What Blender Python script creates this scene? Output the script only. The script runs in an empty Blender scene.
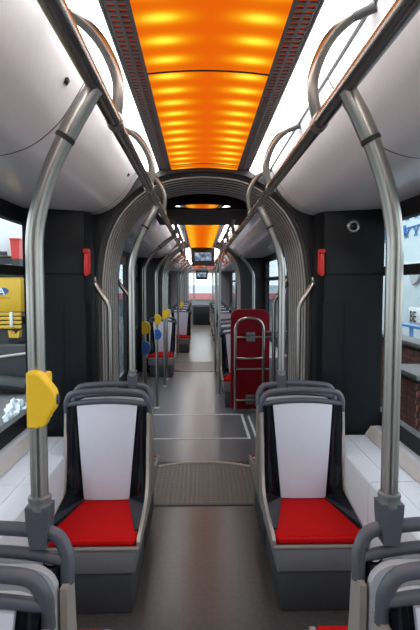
import bpy, bmesh, math, random
from mathutils import Vector, Matrix
random.seed(7)
PI = math.pi
S = bpy.context.scene
C = S.collection

# ---------------------------------------------------------------- camera
EYE = 1.62
cam_d = bpy.data.cameras.new('camera'); cam = bpy.data.objects.new('camera', cam_d); C.objects.link(cam)
cam.location = (-0.034, 0.0, EYE)
cam.rotation_euler = (math.radians(90 - 3.60), 0, math.radians(-1.2))
cam_d.sensor_fit = 'VERTICAL'; cam_d.sensor_height = 36.0; cam_d.lens = 500 / 630 * 36.0
cam_d.clip_start = 0.02; cam_d.clip_end = 200
S.camera = cam

# ---------------------------------------------------------------- sky and exposure
w = bpy.data.worlds.new('world'); S.world = w; w.use_nodes = True
bgn = w.node_tree.nodes['Background']
bgn.inputs['Color'].default_value = (0.86, 0.93, 1.0, 1); bgn.inputs['Strength'].default_value = 3.0
S.view_settings.view_transform = 'Standard'; S.view_settings.look = 'None'
S.view_settings.gamma = 1.0; S.view_settings.use_curve_mapping = False
S.view_settings.exposure = 0.0
STRIP_POWER = 9.5
PANEL_POWER = 1.0

# ---------------------------------------------------------------- materials
M = {}
def mat(name, col, rough=0.5, metal=0.0, spec=0.5, var=0.08, scale=30, bump=0.0, bscale=120, coat=0.0, emit=None, estr=0.0):
    m = bpy.data.materials.new(name); m.use_nodes = True
    nt = m.node_tree; b = nt.nodes['Principled BSDF']
    tc = nt.nodes.new('ShaderNodeTexCoord')
    if var:
        n = nt.nodes.new('ShaderNodeTexNoise'); n.inputs['Scale'].default_value = scale; n.inputs['Detail'].default_value = 3
        nt.links.new(tc.outputs['Object'], n.inputs['Vector'])
        r = nt.nodes.new('ShaderNodeValToRGB')
        r.color_ramp.elements[0].position = 0.3; r.color_ramp.elements[1].position = 0.7
        r.color_ramp.elements[0].color = (*[c * (1 - var) for c in col], 1)
        r.color_ramp.elements[1].color = (*[min(1, c * (1 + var)) for c in col], 1)
        nt.links.new(n.outputs['Fac'], r.inputs['Fac']); nt.links.new(r.outputs['Color'], b.inputs['Base Color'])
    else:
        b.inputs['Base Color'].default_value = (*col, 1)
    b.inputs['Roughness'].default_value = rough; b.inputs['Metallic'].default_value = metal
    b.inputs['Specular IOR Level'].default_value = spec
    if coat: b.inputs['Coat Weight'].default_value = coat; b.inputs['Coat Roughness'].default_value = 0.08
    if bump:
        n2 = nt.nodes.new('ShaderNodeTexNoise'); n2.inputs['Scale'].default_value = bscale
        nt.links.new(tc.outputs['Object'], n2.inputs['Vector'])
        bp = nt.nodes.new('ShaderNodeBump'); bp.inputs['Strength'].default_value = bump; bp.inputs['Distance'].default_value = 0.002
        nt.links.new(n2.outputs['Fac'], bp.inputs['Height']); nt.links.new(bp.outputs['Normal'], b.inputs['Normal'])
    if emit:
        b.inputs['Emission Color'].default_value = (*emit, 1); b.inputs['Emission Strength'].default_value = estr
    M[name] = m
    return m

mat('steel', (0.41, 0.385, 0.355), 0.28, 1.0, var=0.0)
mat('rail_steel_shaded', (0.27, 0.255, 0.24), 0.27, 1.0, var=0.0)  # darker copy of steel, shade on the rail undersides put into the colour
mat('clamp', (0.16, 0.16, 0.165), 0.42, 0.5)
mat('vault', (0.82, 0.81, 0.825), 0.22, var=0.02, coat=0.3)
mat('ledge', (0.50, 0.51, 0.555), 0.38, var=0.02)
mat('ledge_side', (0.46, 0.43, 0.42), 0.45, var=0.03)
mat('seat_white', (0.52, 0.51, 0.58), 0.42, var=0.015)
mat('seat_rear', (0.42, 0.42, 0.45), 0.42, var=0.02)
mat('wing', (0.006, 0.007, 0.011), 0.08, spec=0.4, var=0.1)
mat('handle', (0.062, 0.065, 0.084), 0.40, var=0.05)
mat('seat_frame', (0.34, 0.305, 0.275), 0.38, 0.25, var=0.04)
mat('apron', (0.17, 0.167, 0.178), 0.45, var=0.04)
mat('pedestal', (0.05, 0.051, 0.057), 0.5, var=0.06)
mat('black_panel', (0.006, 0.008, 0.0105), 0.42, spec=0.22, var=0.08)
mat('black', (0.010, 0.010, 0.012), 0.35, var=0.05)
mat('gasket', (0.006, 0.006, 0.007), 0.6, var=0.0)
mat('bellows', (0.050, 0.049, 0.048), 0.38, var=0.1)
mat('bellows_edge', (0.55, 0.53, 0.51), 0.38, 0.3, var=0.1)
mat('gloss_beam', (0.008, 0.006, 0.006), 0.55, spec=0.15, var=0.0)
mat('mirror_trim', (0.85, 0.80, 0.76), 0.02, 1.0, var=0.0)
mat('perf', (0.10, 0.095, 0.10), 0.45, 0.2, var=0.05)
mat('perf_back_glow', (0.35, 0.05, 0.02), 0.6, var=0.1, emit=(0.9, 0.10, 0.02), estr=0.32)  # emission stands in for backlight leaking through the slots
mat('red_board', (0.20, 0.003, 0.010), 0.5, spec=0.15, var=0.06)
mat('red_plastic', (0.62, 0.022, 0.018), 0.35, var=0.04)
mat('yellow', (0.80, 0.50, 0.012), 0.40, var=0.03)
mat('yellow_truck', (0.74, 0.44, 0.025), 0.40, var=0.06, scale=5)
mat('pink_band', (0.62, 0.22, 0.22), 0.5)
mat('strap_ring', (0.50, 0.14, 0.07), 0.35)
mat('blue', (0.03, 0.13, 0.42), 0.4, var=0.04)
mat('truck_blue', (0.02, 0.10, 0.30), 0.4)
mat('white_paint', (0.80, 0.82, 0.84), 0.45, var=0.03, scale=4)
mat('white_wall', (0.62, 0.72, 0.76), 0.6, var=0.05, scale=3)
mat('banner_blue', (0.03, 0.20, 0.50), 0.5)
mat('rail_blue', (0.10, 0.28, 0.62), 0.4)
mat('text_red', (0.45, 0.08, 0.05), 0.5)
mat('text_dark', (0.03, 0.03, 0.035), 0.5)
mat('brick', (0.20, 0.075, 0.055), 0.8, var=0.3, scale=14, bump=0.5, bscale=60)
mat('mortar', (0.16, 0.13, 0.12), 0.9)
mat('cap_stone', (0.15, 0.14, 0.135), 0.8, var=0.15)
mat('asphalt', (0.14, 0.135, 0.13), 0.85, var=0.2, scale=12, bump=0.3)
mat('machine', (0.05, 0.05, 0.055), 0.55, 0.3, var=0.2)
mat('bag', (0.75, 0.80, 0.86), 0.35, var=0.1)
mat('leaf', (0.035, 0.05, 0.035), 0.8, var=0.4, scale=6)
mat('grey_building', (0.20, 0.21, 0.22), 0.7, var=0.1, scale=1.5)
mat('white_line', (0.72, 0.72, 0.70), 0.4, var=0.08)
mat('trim_metal', (0.70, 0.64, 0.58), 0.4, 0.3, var=0.08)
mat('led_red', (0.3, 0.01, 0.01), 0.4, var=0, emit=(1.0, 0.04, 0.03), estr=0.8)

def cushion_mat():
    m = mat('cushion', (0.52, 0.006, 0.007), 0.85, spec=0.08, var=0.14, scale=160)
    nt = m.node_tree; b = nt.nodes['Principled BSDF']
    tc = nt.nodes.new('ShaderNodeTexCoord'); wv = nt.nodes.new('ShaderNodeTexWave')
    wv.inputs['Scale'].default_value = 28; wv.bands_direction = 'Y'; wv.inputs['Distortion'].default_value = 0.6
    nt.links.new(tc.outputs['Object'], wv.inputs['Vector'])
    bp = nt.nodes.new('ShaderNodeBump'); bp.inputs['Strength'].default_value = 0.9; bp.inputs['Distance'].default_value = 0.006
    nt.links.new(wv.outputs['Color'], bp.inputs['Height']); nt.links.new(bp.outputs['Normal'], b.inputs['Normal'])
cushion_mat()
def floor_mat():
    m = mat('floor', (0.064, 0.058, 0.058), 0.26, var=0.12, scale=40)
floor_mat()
mat('floor_mid_lit', (0.135, 0.140, 0.145), 0.28, var=0.08, scale=40)  # lighter covering, some reflected window light put into its colour
mat('floor_far_lit', (0.26, 0.235, 0.21), 0.28, var=0.08, scale=40)  # end window light on the floor put into a paler tan
def disc_mat():
    m = mat('disc', (0.125, 0.105, 0.09), 0.36, var=0.08, scale=6)
    nt = m.node_tree; b = nt.nodes['Principled BSDF']
    tc = nt.nodes.new('ShaderNodeTexCoord'); v = nt.nodes.new('ShaderNodeTexVoronoi')
    v.inputs['Scale'].default_value = 28; v.inputs['Randomness'].default_value = 0.0
    nt.links.new(tc.outputs['Object'], v.inputs['Vector'])
    r = nt.nodes.new('ShaderNodeMapRange'); r.inputs['From Min'].default_value = 0.15; r.inputs['From Max'].default_value = 0.4
    r.inputs['To Min'].default_value = 1; r.inputs['To Max'].default_value = 0
    nt.links.new(v.outputs['Distance'], r.inputs['Value'])
    bp = nt.nodes.new('ShaderNodeBump'); bp.inputs['Strength'].default_value = 0.8; bp.inputs['Distance'].default_value = 0.004
    nt.links.new(r.outputs['Result'], bp.inputs['Height']); nt.links.new(bp.outputs['Normal'], b.inputs['Normal'])
disc_mat()
def glass_mat(name, tint, refl):
    m = bpy.data.materials.new(name); m.use_nodes = True; nt = m.node_tree
    nt.nodes.remove(nt.nodes['Principled BSDF']); out = nt.nodes['Material Output']
    t = nt.nodes.new('ShaderNodeBsdfTransparent'); t.inputs['Color'].default_value = (*tint, 1)
    g = nt.nodes.new('ShaderNodeBsdfGlossy'); g.inputs['Roughness'].default_value = 0.02
    lw = nt.nodes.new('ShaderNodeLayerWeight')
    pw = nt.nodes.new('ShaderNodeMath'); pw.operation = 'POWER'; pw.inputs[1].default_value = 4.0; nt.links.new(lw.outputs['Facing'], pw.inputs[0])
    f = nt.nodes.new('ShaderNodeMath'); f.operation = 'MULTIPLY_ADD'; f.inputs[1].default_value = refl; f.inputs[2].default_value = 0.03
    nt.links.new(pw.outputs[0], f.inputs[0])
    mx = nt.nodes.new('ShaderNodeMixShader')
    nt.links.new(f.outputs[0], mx.inputs[0]); nt.links.new(t.outputs[0], mx.inputs[1]); nt.links.new(g.outputs[0], mx.inputs[2])
    nt.links.new(mx.outputs[0], out.inputs['Surface']); M[name] = m
glass_mat('glass', (0.90, 0.94, 0.94), 0.4)
glass_mat('tinted_glass', (0.74, 0.80, 0.83), 0.5)
def lamp_mat(name, col, strength):
    m = bpy.data.materials.new(name); m.use_nodes = True; nt = m.node_tree
    nt.nodes.remove(nt.nodes['Principled BSDF']); out = nt.nodes['Material Output']
    e = nt.nodes.new('ShaderNodeEmission'); e.inputs['Strength'].default_value = strength
    tc = nt.nodes.new('ShaderNodeTexCoord'); n = nt.nodes.new('ShaderNodeTexNoise'); n.inputs['Scale'].default_value = 12
    nt.links.new(tc.outputs['Object'], n.inputs['Vector'])
    r = nt.nodes.new('ShaderNodeValToRGB'); r.color_ramp.elements[0].color = (*[c * 0.8 for c in col], 1); r.color_ramp.elements[1].color = (*col, 1)
    nt.links.new(n.outputs['Fac'], r.inputs['Fac']); nt.links.new(r.outputs['Color'], e.inputs['Color'])
    nt.links.new(e.outputs[0], out.inputs['Surface']); M[name] = m
lamp_mat('strip_light', (1.0, 0.98, 0.985), STRIP_POWER)
def led_panel_mat():
    """diffuser back-lit by two rows of LEDs: hot spots every 14 cm along each edge"""
    m = bpy.data.materials.new('led_panel'); m.use_nodes = True; nt = m.node_tree
    nt.nodes.remove(nt.nodes['Principled BSDF']); out = nt.nodes['Material Output']
    L = nt.links
    def mth(op, a, b=None, c=None):
        n = nt.nodes.new('ShaderNodeMath'); n.operation = op
        for i, v in enumerate((a, b, c)):
            if v is None: continue
            if isinstance(v, (int, float)): n.inputs[i].default_value = v
            else: L.new(v, n.inputs[i])
        return n.outputs[0]
    tc = nt.nodes.new('ShaderNodeTexCoord'); sp = nt.nodes.new('ShaderNodeSeparateXYZ'); L.new(tc.outputs['Object'], sp.inputs[0])
    ax = mth('ABSOLUTE', sp.outputs['X'])
    dx = mth('DIVIDE', mth('SUBTRACT', ax, 0.150), 0.075)
    fx = mth('EXPONENT', mth('MULTIPLY', mth('MULTIPLY', dx, dx), -1.0))
    cy = mth('COSINE', mth('MULTIPLY', sp.outputs['Y'], 2 * PI / 0.14))
    g = mth('MULTIPLY_ADD', cy, 0.5, 0.5)
    spot = mth('MULTIPLY', mth('POWER', g, 1.6), fx)
    edge = mth('MULTIPLY', fx, 0.08)
    fac = mth('ADD', mth('MULTIPLY', spot, 0.92), edge)
    r = nt.nodes.new('ShaderNodeValToRGB'); cr = r.color_ramp
    cr.elements[0].color = (0.82, 0.125, 0.003, 1); cr.elements[1].color = (1.8, 1.02, 0.06, 1); cr.elements[1].position = 1.0
    e2 = cr.elements.new(0.45); e2.color = (1.0, 0.36, 0.006, 1)
    L.new(fac, r.inputs['Fac'])
    e = nt.nodes.new('ShaderNodeEmission'); e.inputs['Strength'].default_value = PANEL_POWER
    L.new(r.outputs['Color'], e.inputs['Color']); L.new(e.outputs[0], out.inputs['Surface']); M['led_panel'] = m
led_panel_mat()
def screen_mat():
    m = bpy.data.materials.new('screen'); m.use_nodes = True; nt = m.node_tree
    nt.nodes.remove(nt.nodes['Principled BSDF']); out = nt.nodes['Material Output']
    tc = nt.nodes.new('ShaderNodeTexCoord'); n = nt.nodes.new('ShaderNodeTexVoronoi'); n.inputs['Scale'].default_value = 14
    nt.links.new(tc.outputs['Object'], n.inputs['Vector'])
    r = nt.nodes.new('ShaderNodeValToRGB')
    r.color_ramp.elements[0].color = (0.75, 0.88, 1.0, 1); r.color_ramp.elements[1].color = (0.10, 0.14, 0.25, 1); r.color_ramp.elements[1].position = 0.75
    nt.links.new(n.outputs['Distance'], r.inputs['Fac'])
    e = nt.nodes.new('ShaderNodeEmission'); e.inputs['Strength'].default_value = 0.9
    nt.links.new(r.outputs['Color'], e.inputs['Color']); nt.links.new(e.outputs[0], out.inputs['Surface']); M['screen'] = m
screen_mat()

# ---------------------------------------------------------------- mesh helpers
def fillet(pts, r, n=8):
    pts = [Vector(p) for p in pts]; out = [pts[0]]
    rs = r if isinstance(r, (list, tuple)) else [r] * len(pts)
    for i in range(1, len(pts) - 1):
        a, b, c = pts[i - 1], pts[i], pts[i + 1]
        u = (a - b); v = (c - b); lu, lv = u.length, v.length; u.normalize(); v.normalize()
        ang = u.angle(v)
        if ang > PI - 0.02: out.append(b); continue
        t = min(rs[i] / math.tan(ang / 2), lu * 0.49, lv * 0.49)
        p0, p2 = b + u * t, b + v * t
        for k in range(n + 1):
            s = k / n
            out.append(p0 * (1 - s) ** 2 + b * 2 * s * (1 - s) + p2 * s * s)
    out.append(pts[-1]); return out
def smooth(pts, n=6):
    pts = [Vector(p) for p in pts]; out = []
    for i in range(len(pts) - 1):
        p0 = pts[max(i - 1, 0)]; p1 = pts[i]; p2 = pts[i + 1]; p3 = pts[min(i + 2, len(pts) - 1)]
        for k in range(n):
            t = k / n
            out.append(0.5 * ((2 * p1) + (p2 - p0) * t + (2 * p0 - 5 * p1 + 4 * p2 - p3) * t * t + (3 * p1 - p0 - 3 * p2 + p3) * t ** 3))
    out.append(pts[-1]); return out

class MB:
    def __init__(s): s.v = []; s.f = []
    def add(s, vs, fs):
        o = len(s.v); s.v += [Vector(v) for v in vs]; s.f += [[i + o for i in f] for f in fs]; return s
    def box(s, x0, x1, y0, y1, z0, z1, bev=0.0, seg=2):
        if bev:
            bm = bmesh.new(); bmesh.ops.create_cube(bm, size=1)
            for v in bm.verts: v.co = Vector(((x0 + x1) / 2 + v.co.x * (x1 - x0), (y0 + y1) / 2 + v.co.y * (y1 - y0), (z0 + z1) / 2 + v.co.z * (z1 - z0)))
            bmesh.ops.bevel(bm, geom=bm.edges[:], offset=bev, segments=seg, affect='EDGES', profile=0.5)
            bm.verts.index_update(); s.add([v.co.copy() for v in bm.verts], [[v.index for v in f.verts] for f in bm.faces]); bm.free(); return s
        return s.add([(x0,y0,z0),(x1,y0,z0),(x1,y1,z0),(x0,y1,z0),(x0,y0,z1),(x1,y0,z1),(x1,y1,z1),(x0,y1,z1)],
                     [(3,2,1,0),(4,5,6,7),(0,1,5,4),(1,2,6,5),(2,3,7,6),(3,0,4,7)])
    def tube(s, path, r, seg=10, cap=True, r2=None, up=None):
        path = [Vector(p) for p in path]; n = len(path); rings = []
        T = []
        for i in range(n):
            t = (path[min(i + 1, n - 1)] - path[max(i - 1, 0)]); t.normalize(); T.append(t)
        ref = Vector(up) if up else (Vector((0,0,1)) if abs(T[0].z) < 0.9 else Vector((0,1,0)))
        N = (ref - T[0] * ref.dot(T[0])).normalized()
        o = len(s.v)
        for i in range(n):
            if i: N = (N - T[i] * N.dot(T[i])).normalized()
            B = T[i].cross(N); ri = r[i] if isinstance(r, (list, tuple)) else r; rb = r2 if r2 else ri
            for k in range(seg):
                a = 2 * PI * k / seg; s.v.append(path[i] + N * ri * math.cos(a) + B * rb * math.sin(a))
        for i in range(n - 1):
            for k in range(seg):
                k2 = (k + 1) % seg; s.f.append([o + i*seg + k, o + i*seg + k2, o + (i+1)*seg + k2, o + (i+1)*seg + k])
        if cap: s.f.append([o + k for k in range(seg)][::-1]); s.f.append([o + (n-1)*seg + k for k in range(seg)])
        return s
    def prism(s, poly, a, b, axis='y'):
        """closed 2D polygon extruded along an axis: 'y' -> (x,z), 'x' -> (y,z), 'z' -> (x,y)"""
        def p(q, t): return {'y': (q[0], t, q[1]), 'x': (t, q[0], q[1]), 'z': (q[0], q[1], t)}[axis]
        n = len(poly); vs = [p(q, a) for q in poly] + [p(q, b) for q in poly]
        fs = [list(range(n)), list(range(2*n - 1, n - 1, -1))] + [[i, i + n, (i+1) % n + n, (i+1) % n] for i in range(n)]
        return s.add(vs, fs)
    def ribbon(s, line, th, a, b):
        """2D open line (x,z), thickened by th along its normal, extruded in y"""
        line = [Vector(q) for q in line]; off = []
        for i, q in enumerate(line):
            t = line[min(i+1, len(line)-1)] - line[max(i-1, 0)]; t.normalize(); off.append(q + Vector((-t.y, t.x)) * th)
        n = len(line)
        vs = [(q.x, a, q.y) for q in line] + [(q.x, b, q.y) for q in line] + [(q.x, a, q.y) for q in off] + [(q.x, b, q.y) for q in off]
        fs = []
        for i in range(n - 1):
            fs += [[i, i+1, n+i+1, n+i], [2*n+i, 3*n+i, 3*n+i+1, 2*n+i+1], [i, 2*n+i, 2*n+i+1, i+1], [n+i, n+i+1, 3*n+i+1, 3*n+i]]
        fs += [[0, n, 3*n, 2*n], [n-1, 3*n-1, 4*n-1, 2*n-1]]
        return s.add(vs, fs)
    def lathe(s, prof, c, axis='z', seg=16):
        c = Vector(c); o = len(s.v); n = len(prof)
        for k in range(seg):
            a = 2 * PI * k / seg
            for r, h in prof:
                u, v = r * math.cos(a), r * math.sin(a)
                s.v.append(c + Vector({'z': (u, v, h), 'y': (u, h, v), 'x': (h, u, v)}[axis]))
        for k in range(seg):
            k2 = (k + 1) % seg
            for i in range(n - 1): s.f.append([o + k*n + i, o + k2*n + i, o + k2*n + i + 1, o + k*n + i + 1])
        return s
    def xf(s, m): s.v = [m @ v for v in s.v]; return s
    def build(s, name, mt, parent=None, sm=35, loc=None):
        me = bpy.data.meshes.new(name)
        off = Vector((0, 0, 0))
        if parent is not None: off = world_loc(parent)
        elif loc is not None: off = Vector(loc)
        if parent is not None and loc is not None: off = Vector((0, 0, 0))
        me.from_pydata([tuple(v - off) for v in s.v], [], s.f)
        bm = bmesh.new(); bm.from_mesh(me); bmesh.ops.recalc_face_normals(bm, faces=bm.faces[:]); bm.to_mesh(me); bm.free()
        me.materials.append(M[mt])
        if sm:
            for p in me.polygons: p.use_smooth = True
            me.set_sharp_from_angle(angle=math.radians(sm))
        o = bpy.data.objects.new(name, me); C.objects.link(o)
        if parent is not None: o.parent = parent
        elif loc is not None: o.location = loc
        return o
def world_loc(o):
    p = Vector(o.location)
    while o.parent: o = o.parent; p += Vector(o.location)
    return p
def tag(o, label, cat, group=None, kind=None):
    o['label'] = label; o['category'] = cat
    if group: o['group'] = group
    if kind: o['kind'] = kind
    return o
def thing(name, label, cat, loc=(0,0,0), group=None, kind=None, rz=0):
    o = bpy.data.objects.new(name, None); C.objects.link(o); o.location = loc; o.rotation_euler.z = rz
    o.empty_display_size = 0.1
    return tag(o, label, cat, group, kind)
def share(src, name, parent, loc):
    o = src.copy(); o.name = name; C.objects.link(o); o.parent = parent; o.location = loc; return o
def copy_tree(o, parent=None):
    c = o.copy(); C.objects.link(c); c.parent = parent
    for ch in list(o.children): copy_tree(ch, c)
    return c
def text_mesh(txt, size, depth, mt, name, parent, loc, rot):
    cu = bpy.data.curves.new(name, 'FONT'); cu.body = txt; cu.size = size; cu.extrude = depth; cu.offset = size * 0.012
    t = bpy.data.objects.new(name, cu); C.objects.link(t)
    dg = bpy.context.evaluated_depsgraph_get(); me = bpy.data.meshes.new_from_object(t.evaluated_get(dg))
    bpy.data.objects.remove(t); me.materials.clear(); me.materials.append(M[mt])
    o = bpy.data.objects.new(name, me); C.objects.link(o); o.parent = parent
    o.location = Vector(loc) - world_loc(parent); o.rotation_euler = rot; return o

# ================================================================= STRUCTURE
W = 1.14            # inner half width
Y0, Y_END = -2.6, 20.4
# ---- floor
fl = MB().box(-W - 0.08, W + 0.08, Y0, Y_END, -0.10, 0.0).build('floor', 'floor')
tag(fl, 'dark grey smooth floor running down the tram aisle', 'floor', kind='structure')
def half_disc(cy, R, ya, flip, name):
    vs = []
    n = 40
    for k in range(n + 1):
        a = PI * k / n
        x, y = R * math.cos(a), R * math.sin(a)
        vs.append((x, cy + (-y if flip else y)))
    if flip: vs = vs + [(-0.0 - R, ya), (R, ya)]
    else: vs = vs + [(-R, ya), (R, ya)]
    pl = MB().prism(vs, 0.0, 0.004, 'z').build(name, 'disc', fl)
    arc = [(x, y, 0.004) for x, y in vs[:n + 1]]
    MB().tube(arc, 0.013, 8, up=(0,0,1)).build('turntable_edge', 'trim_metal', pl)
    return pl
half_disc(3.66, 0.78, 3.58, False, 'turntable_plate')
half_disc(9.92, 0.80, 10.3, True, 'turntable_plate')
MB().box(-0.75, 0.75, 3.555, 3.58, 0, 0.005).build('turntable_seam', 'pedestal', fl)
MB().box(-W, W, 4.46, 9.1, 0, .002).build('lit_floor_overlay', 'floor_mid_lit', fl)
MB().box(-W, W, 10.3, 19.5, 0, .002).build('lit_floor_overlay', 'floor_far_lit', fl)
# painted outline of the standing bay
for nm, b in (('marking_line', (-0.62, 0.50, 5.12, 5.15)), ('marking_line', (-0.62, 0.47, 6.08, 6.11)), ('marking_line', (0.47, 0.50, 5.15, 6.11)), ('marking_line', (0.55, 0.575, 5.15, 6.02))):
    MB().box(*b, 0.001, 0.005).build(nm, 'white_line', fl)

# ---- cross-section lines (right side; left is mirrored)
VAULT = [(W, 2.095), (1.0, 2.09), (0.80, 2.088), (0.71, 2.103), (0.63, 2.14), (0.545, 2.215), (0.475, 2.32), (0.437, 2.385)]
VAULT = [tuple(v) for v in smooth([Vector((a, b, 0)) for a, b in VAULT], 5)]
VAULT = [(a, b) for a, b, _ in VAULT]
def mir(line, s): return [(s * a, b) for a, b in line]

ceil_o = MB().box(-W - 0.08, W + 0.08, Y0, Y_END, 2.56, 2.64).build('ceiling', 'black')
tag(ceil_o, 'roof of the tram above its covers and lights', 'ceiling', kind='structure')

def vault_side(s, segs, label, n):
    root = thing('trim_%d' % n, label, 'ceiling cover', (0, 0, 2.09), kind='structure')
    a, b = segs[0][0], segs[-1][1]
    MB().ribbon(mir([(x, z + 0.008) for x, z in VAULT], s), 0.010 * s * -1, a, b).build('backing', 'gasket', root)
    for (p, q) in segs:
        MB().ribbon(mir(VAULT, s), 0.007 * s * -1, p + 0.005, q - 0.005).build('cover_panel', 'vault', root)
        MB().ribbon(mir(VAULT, s), 0.003 * s * -1, q - 0.0045, q + 0.0045).build('seam_gasket', 'gasket', root)
    return root
SEG1 = [(Y0, -1.07), (-1.07, 0.41), (0.41, 1.89), (1.89, 3.37), (3.37, 3.50)]
SEG2 = [(4.50, 6.00), (6.00, 7.60), (7.60, 9.20)]
SEG3 = [(10.30, 12.6), (12.6, 14.9), (14.9, 17.2), (17.2, 19.4)]
n = 1
for s, side in ((-1, 'left'), (1, 'right')):
    for SEG, where in ((SEG1, 'above the nearest seats'), (SEG2, 'beyond the first bellows joint'), (SEG3, 'in the far end section')):
        r = vault_side(s, SEG, 'glossy white rounded ceiling cover on the %s, %s' % (side, where), n); n += 1
        if SEG is SEG1:
            for y in (1.75, 3.22):
                lx, lz = s * 0.483, 2.305
                m = MB().box(-0.010, 0.010, -0.014, 0.014, -0.006, 0.006, 0.002)
                m.box(-0.004, 0.004, -0.022, -0.010, -0.010, 0.0)
                m.xf(Matrix.Translation((lx, y, lz)) @ Matrix.Rotation(s * math.radians(55), 4, 'Y'))
                m.build('latch', 'black', r)

# ---- light strips
def light_strip(s, a, b, label):
    root = thing('light_strip', label, 'light', (0, 0, 2.4), group='white light strips')
    line = [(0.437, 2.385), (0.42, 2.374), (0.39, 2.366), (0.355, 2.370), (0.33, 2.384), (0.312, 2.399)]
    MB().ribbon(mir(line, s), 0.004 * -s, a, b).build('diffuser', 'strip_light', root)
    MB().ribbon(mir([(0.441, 2.375), (0.435, 2.384)], s), 0.003 * s, a, b).build('edge_trim', 'gasket', root)
    MB().ribbon(mir([(0.314, 2.398), (0.306, 2.398)], s), 0.008 * -s, a, b).build('edge_trim', 'steel', root)
    return root
for s, side in ((-1, 'left'), (1, 'right')):
    for a, b, wh in ((Y0, 3.50, 'nearest the viewer'), (4.5, 9.2, 'past the first bellows joint'), (10.3, 19.4, 'in the far end section')):
        light_strip(s, a, b, 'white glowing light strip along the %s of the ceiling, %s' % (side, wh))

# ---- perforated strips (real slots over a glowing red backing)
def perf_strip(s, x0, z0, x1, z1, a, b, label, fine):
    root = thing('perforated_strip', label, 'ceiling trim', (0, 0, 2.4), group='perforated strips')
    def pt(u, y, d): return (s * (x0 + (x1 - x0) * u), y, z0 + (z1 - z0) * u + d)
    m = MB()
    def bar(u0, u1, ya, yb):
        vs = [pt(u0, ya, 0), pt(u1, ya, 0), pt(u1, yb, 0), pt(u0, yb, 0), pt(u0, ya, .006), pt(u1, ya, .006), pt(u1, yb, .006), pt(u0, yb, .006)]
        m.add(vs, [(3,2,1,0),(4,5,6,7),(0,1,5,4),(1,2,6,5),(2,3,7,6),(3,0,4,7)])
    for u0, u1 in ((0, .14), (.42, .55), (.83, 1.0)): bar(u0, u1, a, b)
    if fine:
        y = a
        while y < b:
            bar(.14, .42, y, y + .012); bar(.55, .83, y, y + .012); y += .030
    else:
        y = a
        while y < b:
            bar(.14, .42, y, y + .04); bar(.55, .83, y, y + .04); y += .09
    o = m.build('slotted_plate', 'perf', root, sm=0)
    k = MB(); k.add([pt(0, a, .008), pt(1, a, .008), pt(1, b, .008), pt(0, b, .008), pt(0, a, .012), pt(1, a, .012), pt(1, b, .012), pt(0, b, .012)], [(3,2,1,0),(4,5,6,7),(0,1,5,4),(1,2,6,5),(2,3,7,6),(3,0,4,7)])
    k.build('backing', 'perf_back_glow', root, sm=0)
for s, side in ((-1, 'left'), (1, 'right')):
    perf_strip(s, .306, 2.400, .226, 2.400, 0.30, 3.46, 'grey slotted metal strip along the %s edge of the near orange lights' % side, True)
    perf_strip(s, .300, 2.385, .192, 2.262, 5.45, 9.2, 'grey slotted metal strip along the %s edge of the orange lights past the joint' % side, False)

# ---- orange light panels
def orange_panel(a, b, hw, z, arch, label):
    root = thing('orange_ceiling_light', label, 'light', (0, 0, z), group='orange backlit ceiling panels')
    line = [(hw * k / 10, z + arch * (1 - (k / 10) ** 2)) for k in range(-10, 11)]
    MB().ribbon(line, 0.005, a + 0.006, b - 0.006).build('diffuser', 'led_panel', root)
    MB().ribbon([(x, q - 0.002) for x, q in line], 0.010, b - 0.006, b + 0.006).build('joint_bar', 'black', root)
orange_panel(-1.07, 0.41, .226, 2.40, .014, 'orange backlit ceiling panel directly overhead, nearest of all')
orange_panel(0.41, 1.92, .226, 2.40, .014, 'orange backlit ceiling panel at the top of the picture')
orange_panel(1.92, 3.37, .226, 2.40, .014, 'orange backlit ceiling panel between the dark cross seam and bellows')
orange_panel(3.37, 3.50, .226, 2.40, .014, 'narrow orange backlit ceiling panel touching the bellows arch')
orange_panel(5.46, 9.05, .190, 2.260, .012, 'orange backlit ceiling panel in front of the ceiling display, past the joint')
orange_panel(10.4, 19.3, .190, 2.260, .012, 'orange backlit ceiling panel in the far end section behind the display')

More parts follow.
